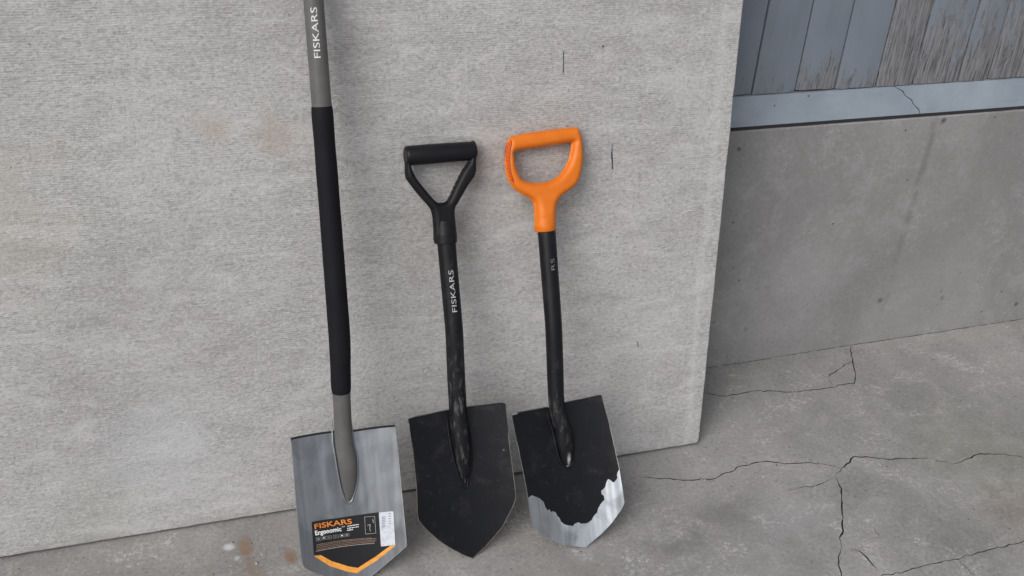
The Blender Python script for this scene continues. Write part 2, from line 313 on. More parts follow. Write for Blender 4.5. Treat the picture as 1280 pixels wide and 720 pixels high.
def concrete(name, base, dark, light, wall=False):
    s = NT(name); v = s.pos()
    big = s.noise(v, 2.6, 5, .62, .3); mid = s.noise(s.map(v, (14, 9, 14), rot=(0, 0, .5)), 1, 5, .68, .5); fine = s.noise(v, 130, 5, .82)
    swirl = s.noise(s.map(v, (22, 60, 30), rot=(0, 0, -.55)), 1, 5, .7, 1.0)
    c = s.mix(s.step(big, .34, .68), dark, base)
    c = s.mix(s.math('MULTIPLY', s.step(mid, .48, .72), .45), c, light)
    c = s.mix(s.math('MULTIPLY', s.step(swirl, .54, .74), .22 if wall else .50), c, tuple(a*.60 for a in base))
    c = s.mix(s.math('MULTIPLY', s.step(fine, .53, .72), .28 if wall else .55), c, tuple(min(1, a*1.7) for a in base))
    c = s.mix(s.math('MULTIPLY', s.step(fine, .48, .30), .35 if wall else .70), c, tuple(a*.42 for a in base))
    pt = s.noise(s.map(v, (7, 9, 7)), 1, 5, .7, .8); gr = s.noise(v, 95, 5, .85)
    c = s.mix(s.math('MULTIPLY', s.math('MULTIPLY', s.step(pt, .50, .66), s.step(gr, .48, .60)), .35 if wall else .75), c, tuple(a*1.65 for a in base))
    c = s.mix(s.math('MULTIPLY', s.math('MULTIPLY', s.step(pt, .52, .36), s.step(gr, .50, .40)), .30 if wall else .55), c, tuple(a*.5 for a in base))
    wob = s.noise(v, 24, 5, .65, .4)
    d1, cc = s.voro(v, 42 if wall else 60); rnd = s.sep(cc)[0]
    c = s.mix(s.math('MULTIPLY', s.math('MULTIPLY', s.step(d1, .16, .06), s.step(rnd, .10, .07)), .85), c, tuple(a*.22 for a in base))
    if not wall: c = s.mix(s.math('MULTIPLY', s.math('MULTIPLY', s.step(d1, .12, .05), s.step(rnd, .955, .965)), .9), c, (.55, .55, .54))
    h = s.math('ADD', s.math('MULTIPLY', fine, .5), s.math('MULTIPLY', s.noise(v, 70, 4, .65), .8))
    h = s.math('SUBTRACT', h, s.math('MULTIPLY', s.math('MULTIPLY', s.step(d1, .16, .06), s.step(rnd, .10, .07)), 1.2))
    x, y, z = s.sep(v)[0:3]
    if wall:
        xl = s.math('ADD', x, s.math('ADD', s.math('MULTIPLY', s.math('SUBTRACT', s.noise(s.map(v, (4, 4, 5)), 1, 3), .5), .05), -1.892))
        band = s.math('MULTIPLY', s.step(s.math('ABSOLUTE', xl), .001, .015, 1, 0), s.step(wob, .36, .56))
        c = s.mix(s.math('MULTIPLY', band, s.lin(z, .05, .4, .05, .42)), c, tuple(a*.42 for a in base))
        for p, r, a, k in [((1.876, D['W'], .132), .016, .85, (.12, .075, .055)), ((2.083, D['W'], .112), .012, .6, (.10, .085, .075)), ((1.918, D['W'], .63), .012, .9, (.07, .065, .06)),
                           ((2.355, D['W'], .054), .01, .9, (.08, .06, .05)), ((1.36, D['W'], .60), .009, .9, (.07, .06, .06)), ((1.48, D['W'], .10), .010, .5, (.1, .1, .1)),
                           ((1.55, D['W'], .45), .10, .30, tuple(a*.8 for a in base)), ((2.10, D['W'], .50), .14, .35, tuple(a*.75 for a in base)), ((1.62, D['W'], .25), .16, .3, (.29, .285, .285)),
                           ((2.0, D['W'], .2), .22, .3, (.24, .235, .215))]:
            c = s.mix(s.spot(v, p, r, wob, a), c, k)
        return s.out(c, .92, bump=h, bstr=.42, bdist=.0013, spec=.2)
    for p, r, a, k, sq in [((.187, 1.675, 0), .034, .75, (.22, .13, .075), (1.9, .55, 1)), ((.264, 1.63, 0), .030, .75, (.21, .12, .07), (1.4, .9, 1)), ((.19, 1.60, 0), .05, .5, (.21, .15, .10), (1.5, .8, 1)),
                       ((.155, 1.69, 0), .014, .9, (.55, .54, .53), (1, 1, 1)), ((.167, 1.655, 0), .010, .8, (.5, .5, .49), (1, 1, 1)), ((1.80, 1.34, 0), .13, .40, (.17, .13, .10), (1, 1, 1)), ((1.85, 1.55, 0), .22, .42, (.17, .165, .13), (1, 1, 1)),
                       ((.27, 1.72, 0), .10, .3, (.30, .265, .25), (1, 1, 1)), ((1.05, 1.30, 0), .22, .40, (.30, .295, .285), (1, 1, 1)), ((.72, 1.38, 0), .20, .40, (.27, .255, .235), (1, 1, 1)), ((1.28, 1.45, 0), .10, .35, (.30, .30, .32), (1, 1, 1)),
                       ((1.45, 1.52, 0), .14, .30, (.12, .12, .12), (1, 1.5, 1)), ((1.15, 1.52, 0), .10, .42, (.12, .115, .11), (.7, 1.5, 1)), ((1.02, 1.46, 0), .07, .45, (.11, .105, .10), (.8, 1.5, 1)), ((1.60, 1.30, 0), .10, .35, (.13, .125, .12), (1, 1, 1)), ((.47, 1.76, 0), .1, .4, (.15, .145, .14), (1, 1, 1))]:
        c = s.mix(s.spot(v, p, r, wob, a, sq), c, k)
    return s.out(c, .9, bump=h, bstr=.55, bdist=.0018, spec=.25)

def mat_plank():
    s = NT('flaking_paint'); v = s.obj(); w = s.attr('wear'); sd = s.attr('seed')
    n = s.new('ShaderNodeVectorMath', operation='ADD'); s.put(n.inputs[0], v)
    cx = s.new('ShaderNodeCombineXYZ'); s.put(cx.inputs[0], sd); s.put(cx.inputs[2], sd); s.put(n.inputs[1], cx.outputs[0]); p = n.outputs[0]
    z = s.sep(v)[2]
    grain = s.noise(s.map(p, (230, 40, 12)), 1, 5, .74, .5); gr2 = s.noise(s.map(p, (420, 60, 16)), 1, 4, .7)
    peel = s.noise(s.map(p, (85, 24, 17)), 1, 6, .74, .5)
    low = s.math('MULTIPLY', s.lin(z, 0, .12, .37, 0.), s.math('SUBTRACT', 1.15, w))
    patch = s.noise(s.map(p, (16, 5, 5)), 1, 3, .6)
    m = s.math('ADD', s.math('ADD', s.math('MULTIPLY', peel, 1.0), s.math('MULTIPLY', grain, .45)), s.math('ADD', s.math('ADD', s.math('MULTIPLY', w, .70), low), s.math('MULTIPLY', s.math('SUBTRACT', patch, .5), .55)))
    m = s.step(m, 1.17, 1.27)
    paint = s.mix(s.noise(p, 7, 4, .6), (.150, .175, .212), (.205, .235, .275))
    paint = s.mix(s.math('MULTIPLY', s.step(s.noise(s.map(p, (40, 20, 5)), 1, 4), .5, .75), .45), paint, (.14, .155, .175))
    wood = s.mix(s.step(grain, .38, .60), (.098, .097, .103), (.215, .214, .228))
    wood = s.mix(s.math('MULTIPLY', s.step(gr2, .55, .75), .35), wood, (.28, .28, .30))
    c = s.mix(m, paint, wood)
    chk = s.math('MULTIPLY', s.step(s.noise(s.map(p, (200, 40, 13)), 1, 4, .68), .60, .64), s.math('ADD', s.math('MULTIPLY', m, .85), .06))
    chk = s.math('MULTIPLY', chk, s.lin(z, 0., .24, 1., .5))
    c = s.mix(chk, c, (.022, .02, .02))
    h = s.math('SUBTRACT', s.math('SUBTRACT', s.math('MULTIPLY', grain, .4), s.math('MULTIPLY', m, .6)), s.math('MULTIPLY', chk, 1.6))
    return s.out(c, s.mix(m, (.5, .5, .5), (.9, .9, .9)), bump=h, bstr=.6, bdist=.0012, spec=.35)

def mat_sill():
    s = NT('sill_paint'); v = s.pos()
    c = s.mix(s.step(s.noise(v, 9, 5, .6), .3, .7), (.215, .25, .295), (.265, .305, .35))
    d, cc = s.voro(v, 34); rnd = s.sep(cc)[0]
    c = s.mix(s.math('MULTIPLY', s.step(d, .12, .05), s.step(rnd, .09, .06)), c, (.07, .06, .05))
    c = s.mix(s.math('MULTIPLY', s.step(s.noise(s.map(v, (12, 90, 90)), 1, 4), .58, .75), .35), c, (.18, .20, .225))
    return s.out(c, .5, bump=s.noise(s.map(v, (30, 200, 200)), 1, 4), bstr=.25, bdist=.001, spec=.4)

def mat_black(name, base=(.0055, .006, .0085), rough=.40, scuff=.5, low=None, spots=()):
    s = NT(name); v = s.obj()
    big = s.noise(v, 18, 5, .65, .4); fine = s.noise(v, 160, 4, .7)
    c = s.mix(s.math('MULTIPLY', s.step(big, .5, .78), scuff*.5), base, (.06, .058, .055))
    c = s.mix(s.math('MULTIPLY', s.step(fine, .62, .80), scuff*.6), c, (.13, .125, .118))
    scr = s.noise(s.map(v, (24, 340, 24), rot=(0, 0, .7)), 1, 3, .6, .2); scr2 = s.noise(s.map(v, (380, 22, 24), rot=(0, 0, .25)), 1, 3, .6, .2)
    c = s.mix(s.math('MULTIPLY', s.math('MULTIPLY', s.step(scr, .66, .72), s.step(big, .45, .6)), scuff*.7), c, (.12, .118, .115))
    c = s.mix(s.math('MULTIPLY', s.math('MULTIPLY', s.step(scr2, .66, .72), s.step(big, .5, .62)), scuff*.6), c, (.11, .10, .095))
    dust = s.noise(s.map(v, (34, 20, 34)), 1, 6, .75, .6)
    c = s.mix(s.math('MULTIPLY', s.step(dust, .54, .74), scuff*.38), c, (.085, .075, .066))
    d, cc = s.voro(v, 38); rnd = s.sep(cc)[0]
    wob = s.noise(s.map(v, (60, 30, 60)), 1, 4, .7)
    chip = s.math('MULTIPLY', s.step(s.math('ADD', d, s.math('MULTIPLY', wob, .3)), .26, .18), s.step(rnd, .11, .09))
    c = s.mix(s.math('MULTIPLY', chip, scuff*.9), c, (.20, .20, .20))
    for p, r, a, k, sq in spots: c = s.mix(s.spot(v, p, r, wob, a, sq), c, k)
    if low:
        y = s.sep(v)[1]
        msk = s.math('MULTIPLY', s.math('MULTIPLY', s.step(y, low[0], low[1], 1, 0), s.step(y, low[2], low[3])), s.step(s.noise(s.map(v, (130, 32, 130)), 1, 4, .7), .50, .70))
        c = s.mix(s.math('MULTIPLY', msk, low[4]), c, (.22, .21, .20))
    r = s.math('ADD', s.math('MULTIPLY', big, .28), rough-.14, True)
    return s.out(c, r, bump=fine, bstr=.12, bdist=.0006, spec=.24)

def mat_steel(name, base, rough, streak=.4, metal=.85):
    s = NT(name); v = s.obj()
    n1 = s.noise(s.map(v, (90, 5, 90)), 1, 5, .65, .3); n2 = s.noise(v, 14, 5, .65, .5); n3 = s.noise(v, 90, 4, .7)
    c = s.mix(s.math('MULTIPLY', s.step(n1, .35, .7), streak), base, tuple(a*.62 for a in base))
    c = s.mix(s.math('MULTIPLY', s.step(n2, .52, .72), streak), c, tuple(min(1, a*1.30) for a in base))
    c = s.mix(s.math('MULTIPLY', s.step(n3, .62, .76), streak*.6), c, tuple(a*.5 for a in base))
    c = s.mix(s.step(s.noise(s.map(v, (14, 9, 0)), 1, 3, .6, .6), .42, .58, 0., min(1., streak*1.9)), c, tuple(a*.42 for a in base))
    wave = s.noise(s.map(v, (24, 2.2, 0)), 1, 2, .5, .3)
    r = s.math('ADD', s.math('MULTIPLY', n1, .20), rough-.1, True)
    return s.out(c, r, metal, bump=s.math('ADD', s.math('MULTIPLY', wave, 5.), s.math('MULTIPLY', n1, .10)), bstr=.9, bdist=.0014)

def mat_plastic(name, a, b, rough=.5, fine=.15, spec=.3):
    s = NT(name); v = s.obj()
    c = s.mix(s.step(s.noise(v, 26, 5, .65), .35, .75), a, b)
    c = s.mix(s.math('MULTIPLY', s.step(s.noise(v, 210, 3, .7), .62, .78), fine), c, tuple(x*.55 for x in a))
    return s.out(c, rough, bump=s.noise(v, 420, 2), bstr=.18, bdist=.0005, spec=spec)

def mat_flat(name, c, rough=.6):
    s = NT(name); v = s.obj()
    return s.out(s.mix(s.step(s.noise(v, 120, 4, .7), .4, .7), c, tuple(x*.78 for x in c)), rough)

M_board = mat_board()
M_ground = concrete('ground_concrete', (.30, .292, .282), (.23, .224, .216), (.35, .342, .332))
M_wall = concrete('wall_concrete', (.275, .271, .27), (.222, .218, .217), (.33, .325, .325), wall=True)
M_plank = mat_plank(); M_sill = mat_sill()
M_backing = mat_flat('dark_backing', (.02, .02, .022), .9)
M_blackpaint = mat_black('black_paint', scuff=.5)
M_blackshaft = mat_black('black_shaft', rough=.45, scuff=.45, low=(.40, .46, .10, .16, .32))
M_blackshaft2 = mat_black('black_shaft_clean', rough=.42, scuff=.32, low=(.30, .34, .20, .23, .25), spots=[((-.0205, .183, 0), .012, .95, (.42, .43, .44), (2.0, .62, 0)), ((-.022, .169, 0), .006, .9, (.45, .46, .47), (.8, 1.4, 0))])
M_blackplastic = mat_plastic('black_plastic', (.006, .006, .0075), (.011, .0108, .012), .48, .15, .22)
M_grip = mat_plastic('grip_plastic', (.006, .006, .0085), (.009, .009, .0115), .45, .15, .25)
M_orange = mat_plastic('orange_plastic', (.62, .148, .010), (.69, .175, .015), .42, .35)
M_redorange = mat_plastic('red_orange_plastic', (.46, .065, .010), (.55, .085, .012), .5)
M_foam = mat_plastic('foam_sleeve', (.005, .0047, .0075), (.007, .0068, .0095), .75, .15, .2)
M_greytube = mat_plastic('grey_tube', (.092, .090, .087), (.115, .112, .108), .42)
M_greyblade = mat_steel('grey_coated_steel', (.38, .40, .435), .33, .20, .9)
M_bare = mat_steel('bare_steel', (.84, .86, .89), .25, .36, 1.)
M_rustedge = mat_flat('rusty_edge', (.17, .13, .11), .6)
M_edge = mat_steel('worn_edge', (.50, .50, .50), .45, .3, .7)
M_letter = mat_flat('shaft_print', (.62, .62, .62)); M_wornletter = mat_flat('rubbed_print', (.42, .42, .43)); M_faint = mat_flat('faint_print', (.16, .16, .16))
M_white = mat_flat('white_print', (.80, .80, .80)); M_greyprint = mat_flat('worn_print', (.42, .42, .41))
M_orangeprint = mat_flat('orange_print', (.80, .24, .03)); M_chev = mat_flat('orange_band', (.85, .36, .06), .4)
M_stickerblack = mat_flat('sticker_black', (.010, .010, .013), .4); M_tag = mat_flat('tag_paper', (.60, .62, .68), .5)
M_brownprint = mat_flat('brown_print', (.26, .17, .12)); M_inkblack = mat_flat('black_ink', (.02, .02, .02)); M_inkblue = mat_flat('blue_ink', (.012, .03, .10))
M_tagink = mat_flat('tag_ink', (.12, .13, .17)); M_greenprint = mat_flat('green_print', (.05, .25, .10)); M_redcap = mat_flat('scraped_cap', (.035, .024, .024), .5)

# ---------------------------------------------------------------- geometry helpers
def catmull(pts, n=4, closed=True):
    P = [Vector(p) for p in pts]; out = []; N = len(P)
    for i in range(N if closed else N-1):
        a, b, c, d = (P[(i-1) % N], P[i], P[(i+1) % N], P[(i+2) % N]) if closed else (P[max(i-1, 0)], P[i], P[i+1], P[min(i+2, N-1)])
        for k in range(n):
            t = k/n
            out.append(.5*((2*b)+(c-a)*t+(2*a-5*b+4*c-d)*t*t+(3*b-a-3*c+d)*t**3))
    if not closed: out.append(P[-1])
    return out

def seg_dist(p, a, b):
    ab = (b[0]-a[0], b[1]-a[1]); l = ab[0]**2+ab[1]**2
    t = 0 if l == 0 else max(0, min(1, ((p[0]-a[0])*ab[0]+(p[1]-a[1])*ab[1])/l))
    return math.hypot(p[0]-a[0]-t*ab[0], p[1]-a[1]-t*ab[1])

def poly_dist(p, polys):
    return min(seg_dist(p, q[i], q[(i+1) % len(q)]) for q in polys for i in range(len(q)))

def inside(p, q):
    r = False; n = len(q)
    for i in range(n):
        a, b = q[i], q[(i+1) % n]
        if (a[1] > p[1]) != (b[1] > p[1]) and p[0] < (b[0]-a[0])*(p[1]-a[1])/(b[1]-a[1])+a[0]: r = not r
    return r

def cdt(loops, points=(), chains=()):
    """constrained triangulation of outline loops[0] minus the other loops (holes are filtered by caller)"""
    vs = []; es = []
    for l in loops:
        b = len(vs); vs += [Vector((p[0], p[1])) for p in l]; es += [(b+i, b+(i+1) % len(l)) for i in range(len(l))]
    for l in chains:
        b = len(vs); vs += [Vector((p[0], p[1])) for p in l]; es += [(b+i, b+i+1) for i in range(len(l)-1)]
    vs += [Vector((p[0], p[1])) for p in points]
    r = mathutils.geometry.delaunay_2d_cdt(vs, es, [], 0, 1e-6)
    return r[0], r[2]

def grid_in(outer, step, holes=(), margin=.4, jit=.0):
    xs = [p[0] for p in outer]; ys = [p[1] for p in outer]; out = []
    x = min(xs)+step*.5
    k = 0
    while x < max(xs):
        y = min(ys)+step*(.5 if k % 2 else .25)
        while y < max(ys):
            p = (x+rng.uniform(-jit, jit), y+rng.uniform(-jit, jit))
            if inside(p, outer) and not any(inside(p, h) for h in holes) and poly_dist(p, [outer, *holes]) > step*margin: out.append(p)
            y += step
        x += step*.87; k += 1
    return out

def solid_sheet(name, outer, holes, step, front, back, mats, classify=None, extra_loops=(), extra_chains=(), sharp=40, rim=0):
    """closed body between two height fields over a traced outline"""
    pts = grid_in(outer, step, holes)
    vs, fs = cdt([outer, *holes, *extra_loops], pts, extra_chains)
    keep = []
    for f in fs:
        c = (sum(vs[i][0] for i in f)/3, sum(vs[i][1] for i in f)/3)
        if inside(c, outer) and not any(inside(c, h) for h in holes): keep.append((list(f), c))
    n = len(vs)
    V = [(p[0], p[1], front(p)) for p in vs]+[(p[0], p[1], back(p)) for p in vs]
    F = []; FM = []; cnt = {}
    for f, c in keep:
        a, b, d = (vs[i] for i in f)
        if (b[0]-a[0])*(d[1]-a[1])-(b[1]-a[1])*(d[0]-a[0]) < 0: f.reverse()
        F.append(f); FM.append(classify(c) if classify else 0)
        for i in range(3):
            e = (f[i], f[(i+1) % 3]); cnt[e] = 1
    nb = [( [i+n for i in reversed(f)], m) for f, m in zip(F, FM)]
    rims = [(e[1], e[0], e[0]+n, e[1]+n) for e in cnt if (e[1], e[0]) not in cnt]
    F += [f for f, _ in nb]; FM += [0]*len(nb); F += rims; FM += [rim]*len(rims)
    me = mesh_from(name, V, F, mats, FM, True, sharp)
    bm = bmesh.new(); bm.from_mesh(me); bmesh.ops.delete(bm, geom=[v for v in bm.verts if not v.link_faces], context='VERTS'); bm.to_mesh(me); bm.free()
    return me

def tube(path, radii, segs=28, cap=True):
    """path: 3-D points (u,v,n) mainly along v; radii: (ru, rn)"""
    V = []; F = []; P = [Vector(p) for p in path]
    for i, p in enumerate(P):
        t = (P[min(i+1, len(P)-1)]-P[max(i-1, 0)]).normalized()
        a = Vector((1, 0, 0)); a = (a-t*a.dot(t)).normalized(); b = a.cross(t).normalized()
        if b.z < 0: b = -b
        ru, rn = radii[i]
        for k in range(segs):
            th = 2*math.pi*k/segs
            V.append(p+a*ru*math.cos(th)+b*rn*math.sin(th))
    for i in range(len(P)-1):
        for k in range(segs):
            F.append((i*segs+k, i*segs+(k+1) % segs, (i+1)*segs+(k+1) % segs, (i+1)*segs+k))
    if cap:
        F.append(tuple(range(segs))); F.append(tuple((len(P)-1)*segs+k for k in range(segs)))
    return V, F

def tube_mesh(name, path, radii, mat, segs=28, sharp=40):
    V, F = tube(path, radii, segs)
    me = mesh_from(name, V, F, [mat], None, True, None)
    bm = bmesh.new(); bm.from_mesh(me); bmesh.ops.recalc_face_normals(bm, faces=bm.faces[:]); bm.to_mesh(me); bm.free()
    if sharp: me.set_sharp_from_angle(angle=R(sharp))
    return me

def text_tris(body, bold=0.):
    cu = bpy.data.curves.new('lettering', 'FONT'); cu.body = body; cu.size = 1; cu.offset = bold; cu.resolution_u = 3
    o = bpy.data.objects.new('lettering', cu); col.objects.link(o)
    dg = bpy.context.evaluated_depsgraph_get(); me = bpy.data.meshes.new_from_object(o.evaluated_get(dg))
    bpy.data.objects.remove(o); bpy.data.curves.remove(cu)
    return me

def print_mesh(name, body, fn, mat, bold=0., cuts=6):
    """flat lettering, fn maps (s in 0..1 along the line, t in 0..1 over the cap height) to a point on the surface"""
    me = text_tris(body, bold)
    bm = bmesh.new(); bm.from_mesh(me); bpy.data.meshes.remove(me)
    xs = [v.co.x for v in bm.verts]; ys = [v.co.y for v in bm.verts]
    x0, x1, y0, y1 = min(xs), max(xs), 0., .73
    bmesh.ops.triangulate(bm, faces=bm.faces[:])
    for k in range(-1, cuts+2):
        g = bm.verts[:]+bm.edges[:]+bm.faces[:]
        bmesh.ops.bisect_plane(bm, geom=g, plane_co=(0, y0+(y1-y0)*k/cuts, 0), plane_no=(0, 1, 0))
    for v in bm.verts: v.co = Vector(fn((v.co.x-x0)/(x1-x0), (v.co.y-y0)/(y1-y0)))
    m = bpy.data.meshes.new(name); bm.to_mesh(m); bm.free(); m.materials.append(mat)
    return m

# ================================================================ THE SETTING
W = D['W']
# --- concrete ground: one sheet to the horizon, cracks modelled as grooves
CR = []
for pts, w in D['cracks']:
    P = [Vector(p) for p in pts]; q = [P[0]]
    for a, b in zip(P, P[1:]):
        L = (b-a).length; n = max(1, int(L/.010)); nn = Vector((-(b-a).y, (b-a).x)).normalized()
        for k in range(1, n+1):
            j = 0 if k == n else rng.gauss(0, min(.0016, L*.07))
            q.append(a.lerp(b, k/n)+nn*j)
    CR.append((q, w*.00112))
# joint at the foot of the wall
q = [Vector((x*.02, W-.0015+rng.uniform(-.001, .001))) for x in range(-60, 170)]
CR.append((q, .0012))
loops = []; chains = []
for q, hw in CR:
    l, r = [], []
    for i, p in enumerate(q):
        t = (q[min(i+1, len(q)-1)]-q[max(i-1, 0)]).normalized(); nn = Vector((-t.y, t.x))
        e = min(1., .25+.75*min(i, len(q)-1-i)/4) if 0 < i < len(q)-1 else .25
        wd = hw*e*rng.uniform(.6, 1.35)
        l.append(p+nn*wd); r.append(p-nn*wd)
    loops.append(l+r[::-1]); chains.append(q)
frame = [(-40, -40), (40, -40), (40, 40), (-40, 40)]
gp = [(rng.uniform(-1, 3), rng.uniform(.6, 2.6)) for _ in range(2500)]
vs, fs = cdt([frame]+loops, gp, chains)
key_ = lambda p: (round(p[0]*2e4), round(p[1]*2e4))
deep = {}
for q, hw in CR:
    for i in range(1, len(q)-1):
        k_ = key_(q[i])
        for dx in (-1, 0, 1):
            for dy in (-1, 0, 1): deep[(k_[0]+dx, k_[1]+dy)] = min(1., min(i, len(q)-1-i)/3)
def ground_z(p):
    d_ = deep.get(key_(p))
    if d_: return -.004-.008*d_
    if abs(p[0]) > 5: return 0.
    return noise.noise(Vector((p[0]*3, p[1]*3, 0)))*.0016+noise.noise(Vector((p[0]*14, p[1]*14, 4)))*.0006
gv = [(p[0], p[1], ground_z(p)) for p in vs]
M_dirt = mat_flat('crack_dirt', (.035, .034, .032), .95)
ground = link('ground', mesh_from('ground', gv, fs, [M_ground, M_dirt], [1 if min(gv[i][2] for i in f) < -.0035 else 0 for f in fs], False))
tag(ground, kind='structure')

# --- loose grit on the concrete
gvs, gfs = [], []
def pebble(x, y, r, z=0):
    b = len(gvs); k = [(1, 0, 0), (-1, 0, 0), (0, 1, 0), (0, -1, 0), (0, 0, 1), (0, 0, -.6)]
    an = rng.uniform(0, 3.1); ca, sa = math.cos(an), math.sin(an); sx, sy, sz = (rng.uniform(.6, 1.3) for _ in range(3))
    for a, c, d in k: gvs.append((x+r*(a*sx*ca-c*sy*sa), y+r*(a*sx*sa+c*sy*ca), z+r*.4+r*d*sz*.7))
    for f in [(0, 2, 4), (2, 1, 4), (1, 3, 4), (3, 0, 4), (2, 0, 5), (1, 2, 5), (3, 1, 5), (0, 3, 5)]: gfs.append(tuple(b+i for i in f))
for _ in range(1100):
    x = rng.uniform(-.35, 1.9); y = rng.uniform(1.12, 1.95)
    pebble(x, y, rng.choice([.0007, .0008, .001, .0013]))
for _ in range(500):
    x = rng.uniform(-.3, 1.2); y = 1.72+rng.gauss(-.06, .06)
    pebble(x, y, rng.choice([.0007, .0009, .0012, .0018]))
for _ in range(260):
    q, hw = rng.choice(CR[:-1]); p = rng.choice(q); pebble(p.x+rng.gauss(0, .005), p.y+rng.gauss(0, .005), rng.choice([.0008, .001, .0015]))
for key in ('grey', 'black', 'orange'):
    tx, ty = D[key]['o'][0], D[key]['o'][1]
    for _ in range(130): pebble(tx+rng.gauss(0, .05), ty+.01+abs(rng.gauss(0, .05)), rng.choice([.0007, .0009, .0012, .0016]))
for x, y, r in [(1.351, 1.629, .004), (1.30, 1.60, .0028), (1.17, 1.625, .005), (1.165, 1.633, .003), (.40, 1.68, .004), (.47, 1.60, .0035), (.2, 1.63, .004)]: pebble(x, y, r)
s = NT('grit_stone'); sv = s.pos()
M_grit = s.out(s.mix(s.step(s.noise(sv, 180, 1), .42, .62), (.10, .095, .09), (.42, .41, .39)), .9)
tag(link('grit', mesh_from('grit', gvs, gfs, [M_grit], None, False)), kind='stuff')

# --- concrete foundation wall
bm = bmesh.new()
PT = .6440
x0, x1 = -4., 6.
top = [(x1-i*.02, W) for i in range(int((x1-x0)/.02)+1)]
V = []; F = []
nn = len(top)
for i, (x, y) in enumerate(top):
    a = .0012*noise.noise(Vector((x*9, 0, 0)))+.0008*noise.noise(Vector((x*40, 3, 0)))
    V += [(x, W, -.05), (x, W, PT-.004+a), (x, W+.003, PT+a), (x, W+.30, PT), (x, W+.30, -.05)]
for i in range(nn-1):
    for k in range(4): F.append((i*5+k, i*5+k+1, i*5+6+k, i*5+5+k))
wall = link('concrete_wall', mesh_from('concrete_wall', V, F, [M_wall], None, False))
tag(wall, 'low bare concrete wall under the blue-grey planks right of the leaning sheet', 'wall')

# --- timber wall on top of it: sill boards and vertical planks
shed = link('timber_wall', None); shed.location = (1.33, W, PT)
tag(shed, 'weathered blue-grey plank wall with peeling paint above the concrete wall', 'wall')
ox, oy, oz = shed.location
def sill_piece(xa, xb, ca=None, cb=None):
    """sloping board; ca / cb = ragged end profiles as (x offset) lists from bottom to top"""
    bm = bmesh.new(); n = 7; prof = []
    zb, zt = .6515, .7155; yb, yt = W+.004, W+.024
    ends = []
    for x, c in ((xa, ca), (xb, cb)):
        ends.append([(x+(c[k] if c else 0), yb+(yt-yb)*k/(n-1), zb+(zt-zb)*k/(n-1)) for k in range(n)])
    V = []; F = []
    m = 24
    for j in range(m+1):
        t = j/m
        for k in range(n):
            p = Vector(ends[0][k]).lerp(Vector(ends[1][k]), t); w_ = .0007*noise.noise(Vector((p.x*20, k, 0)))*(k in (0, n-1))
            V.append((p.x-ox, p.y-oy, p.z-oz+w_))
        for k in range(n):
            p = Vector(ends[0][k]).lerp(Vector(ends[1][k]), t); V.append((p.x-ox, p.y-oy+.030, p.z-oz))
    st = 2*n
    for j in range(m):
        a, b = j*st, (j+1)*st
        for k in range(n-1):
            F.append((a+k, b+k, b+k+1, a+k+1)); F.append((a+n+k, a+n+k+1, b+n+k+1, b+n+k))
        F.append((a, a+n, b+n, b)); F.append((a+n-1, b+n-1, b+2*n-1, a+2*n-1))
    for a in (0, m*st):
        for k in range(n-1): F.append((a+k, a+k+1, a+n+k+1, a+n+k))
    me = mesh_from('sill_board', V, F, [M_sill], None, False)
    bm = bmesh.new(); bm.from_mesh(me); bmesh.ops.recalc_face_normals(bm, faces=bm.faces[:]); bm.to_mesh(me); bm.free()
    o = link('sill_board', me, shed)
cut = [1.845, 1.838, 1.824, 1.817, 1.799, 1.790, 1.768]
sill_piece(-4., 0, None, [c-.0012 for c in cut])
sill_piece(0, 6., [c+.0008+(.0022 if k % 2 else 0) for k, c in enumerate(cut)], None)

lines = [p[2] for p in D['plank_lines']]
wears = [.15, .20, .42, .20, .90, .70, .74, .76]
edges = [lines[0]-.112*k for k in range(26, 0, -1)]+lines+[lines[-1]+.10*k for k in range(1, 22)]
wl = [.25]*25+wears+[.6+.25*math.sin(k*2.1) for k in range(1, 40)]
drop = {25: .001, 26: 0., 27: -.0035, 28: .0005, 29: -.001, 30: 0, 31: -.001}
for k in range(len(edges)-1):
    a, b = edges[k]+.0020, edges[k+1]-.0020
    zb = .7175+drop.get(k, rng.uniform(-.001, .001))+(.0 if k != 27 else .0062); y = W+.026+rng.uniform(0, .003)
    zt = 2.55
    bm = bmesh.new()
    nx = 5; poly = []
    for i in range(nx+1):
        t = i/nx; poly.append((a+(b-a)*t-a, .0012*(4*(t-.5)**2)+(.0015 if i in (0, nx) else 0), 0))
    poly += [(b-a, .022, 0), (0, .022, 0)]
    rag = [rng.uniform(-.0012, .0012) for _ in poly]
    vs0 = [bm.verts.new((p[0], p[1], rag[i])) for i, p in enumerate(poly)]; vs1 = [bm.verts.new((p[0], p[1], zt-zb)) for p in poly]
    bm.faces.new(vs0); bm.faces.new(vs1[::-1])
    for i in range(len(poly)): bm.faces.new((vs0[i], vs0[(i+1) % len(poly)], vs1[(i+1) % len(poly)], vs1[i]))
    o = link('plank', from_bm('plank', bm, M_plank, True, 30), shed)
    o.location = (a-ox, y-oy, zb-oz); o['wear'] = wl[k]; o['seed'] = rng.uniform(0, 40)
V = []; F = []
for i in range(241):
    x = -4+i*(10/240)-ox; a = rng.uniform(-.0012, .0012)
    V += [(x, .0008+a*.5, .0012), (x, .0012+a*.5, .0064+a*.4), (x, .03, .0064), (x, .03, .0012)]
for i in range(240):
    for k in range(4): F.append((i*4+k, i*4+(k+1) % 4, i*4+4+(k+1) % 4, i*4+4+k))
link('gap_shade_strip', mesh_from('gap_shade_strip', V, F, [M_backing], None, False), shed)  # dark strip added to stand in for the shade in the gap below the sill
bm = bmesh.new(); bm_prism(bm, [(-4-ox, .055, .004), (6-ox, .055, .004), (6-ox, .055, 1.9), (-4-ox, .055, 1.9)], (0, .05, 0))
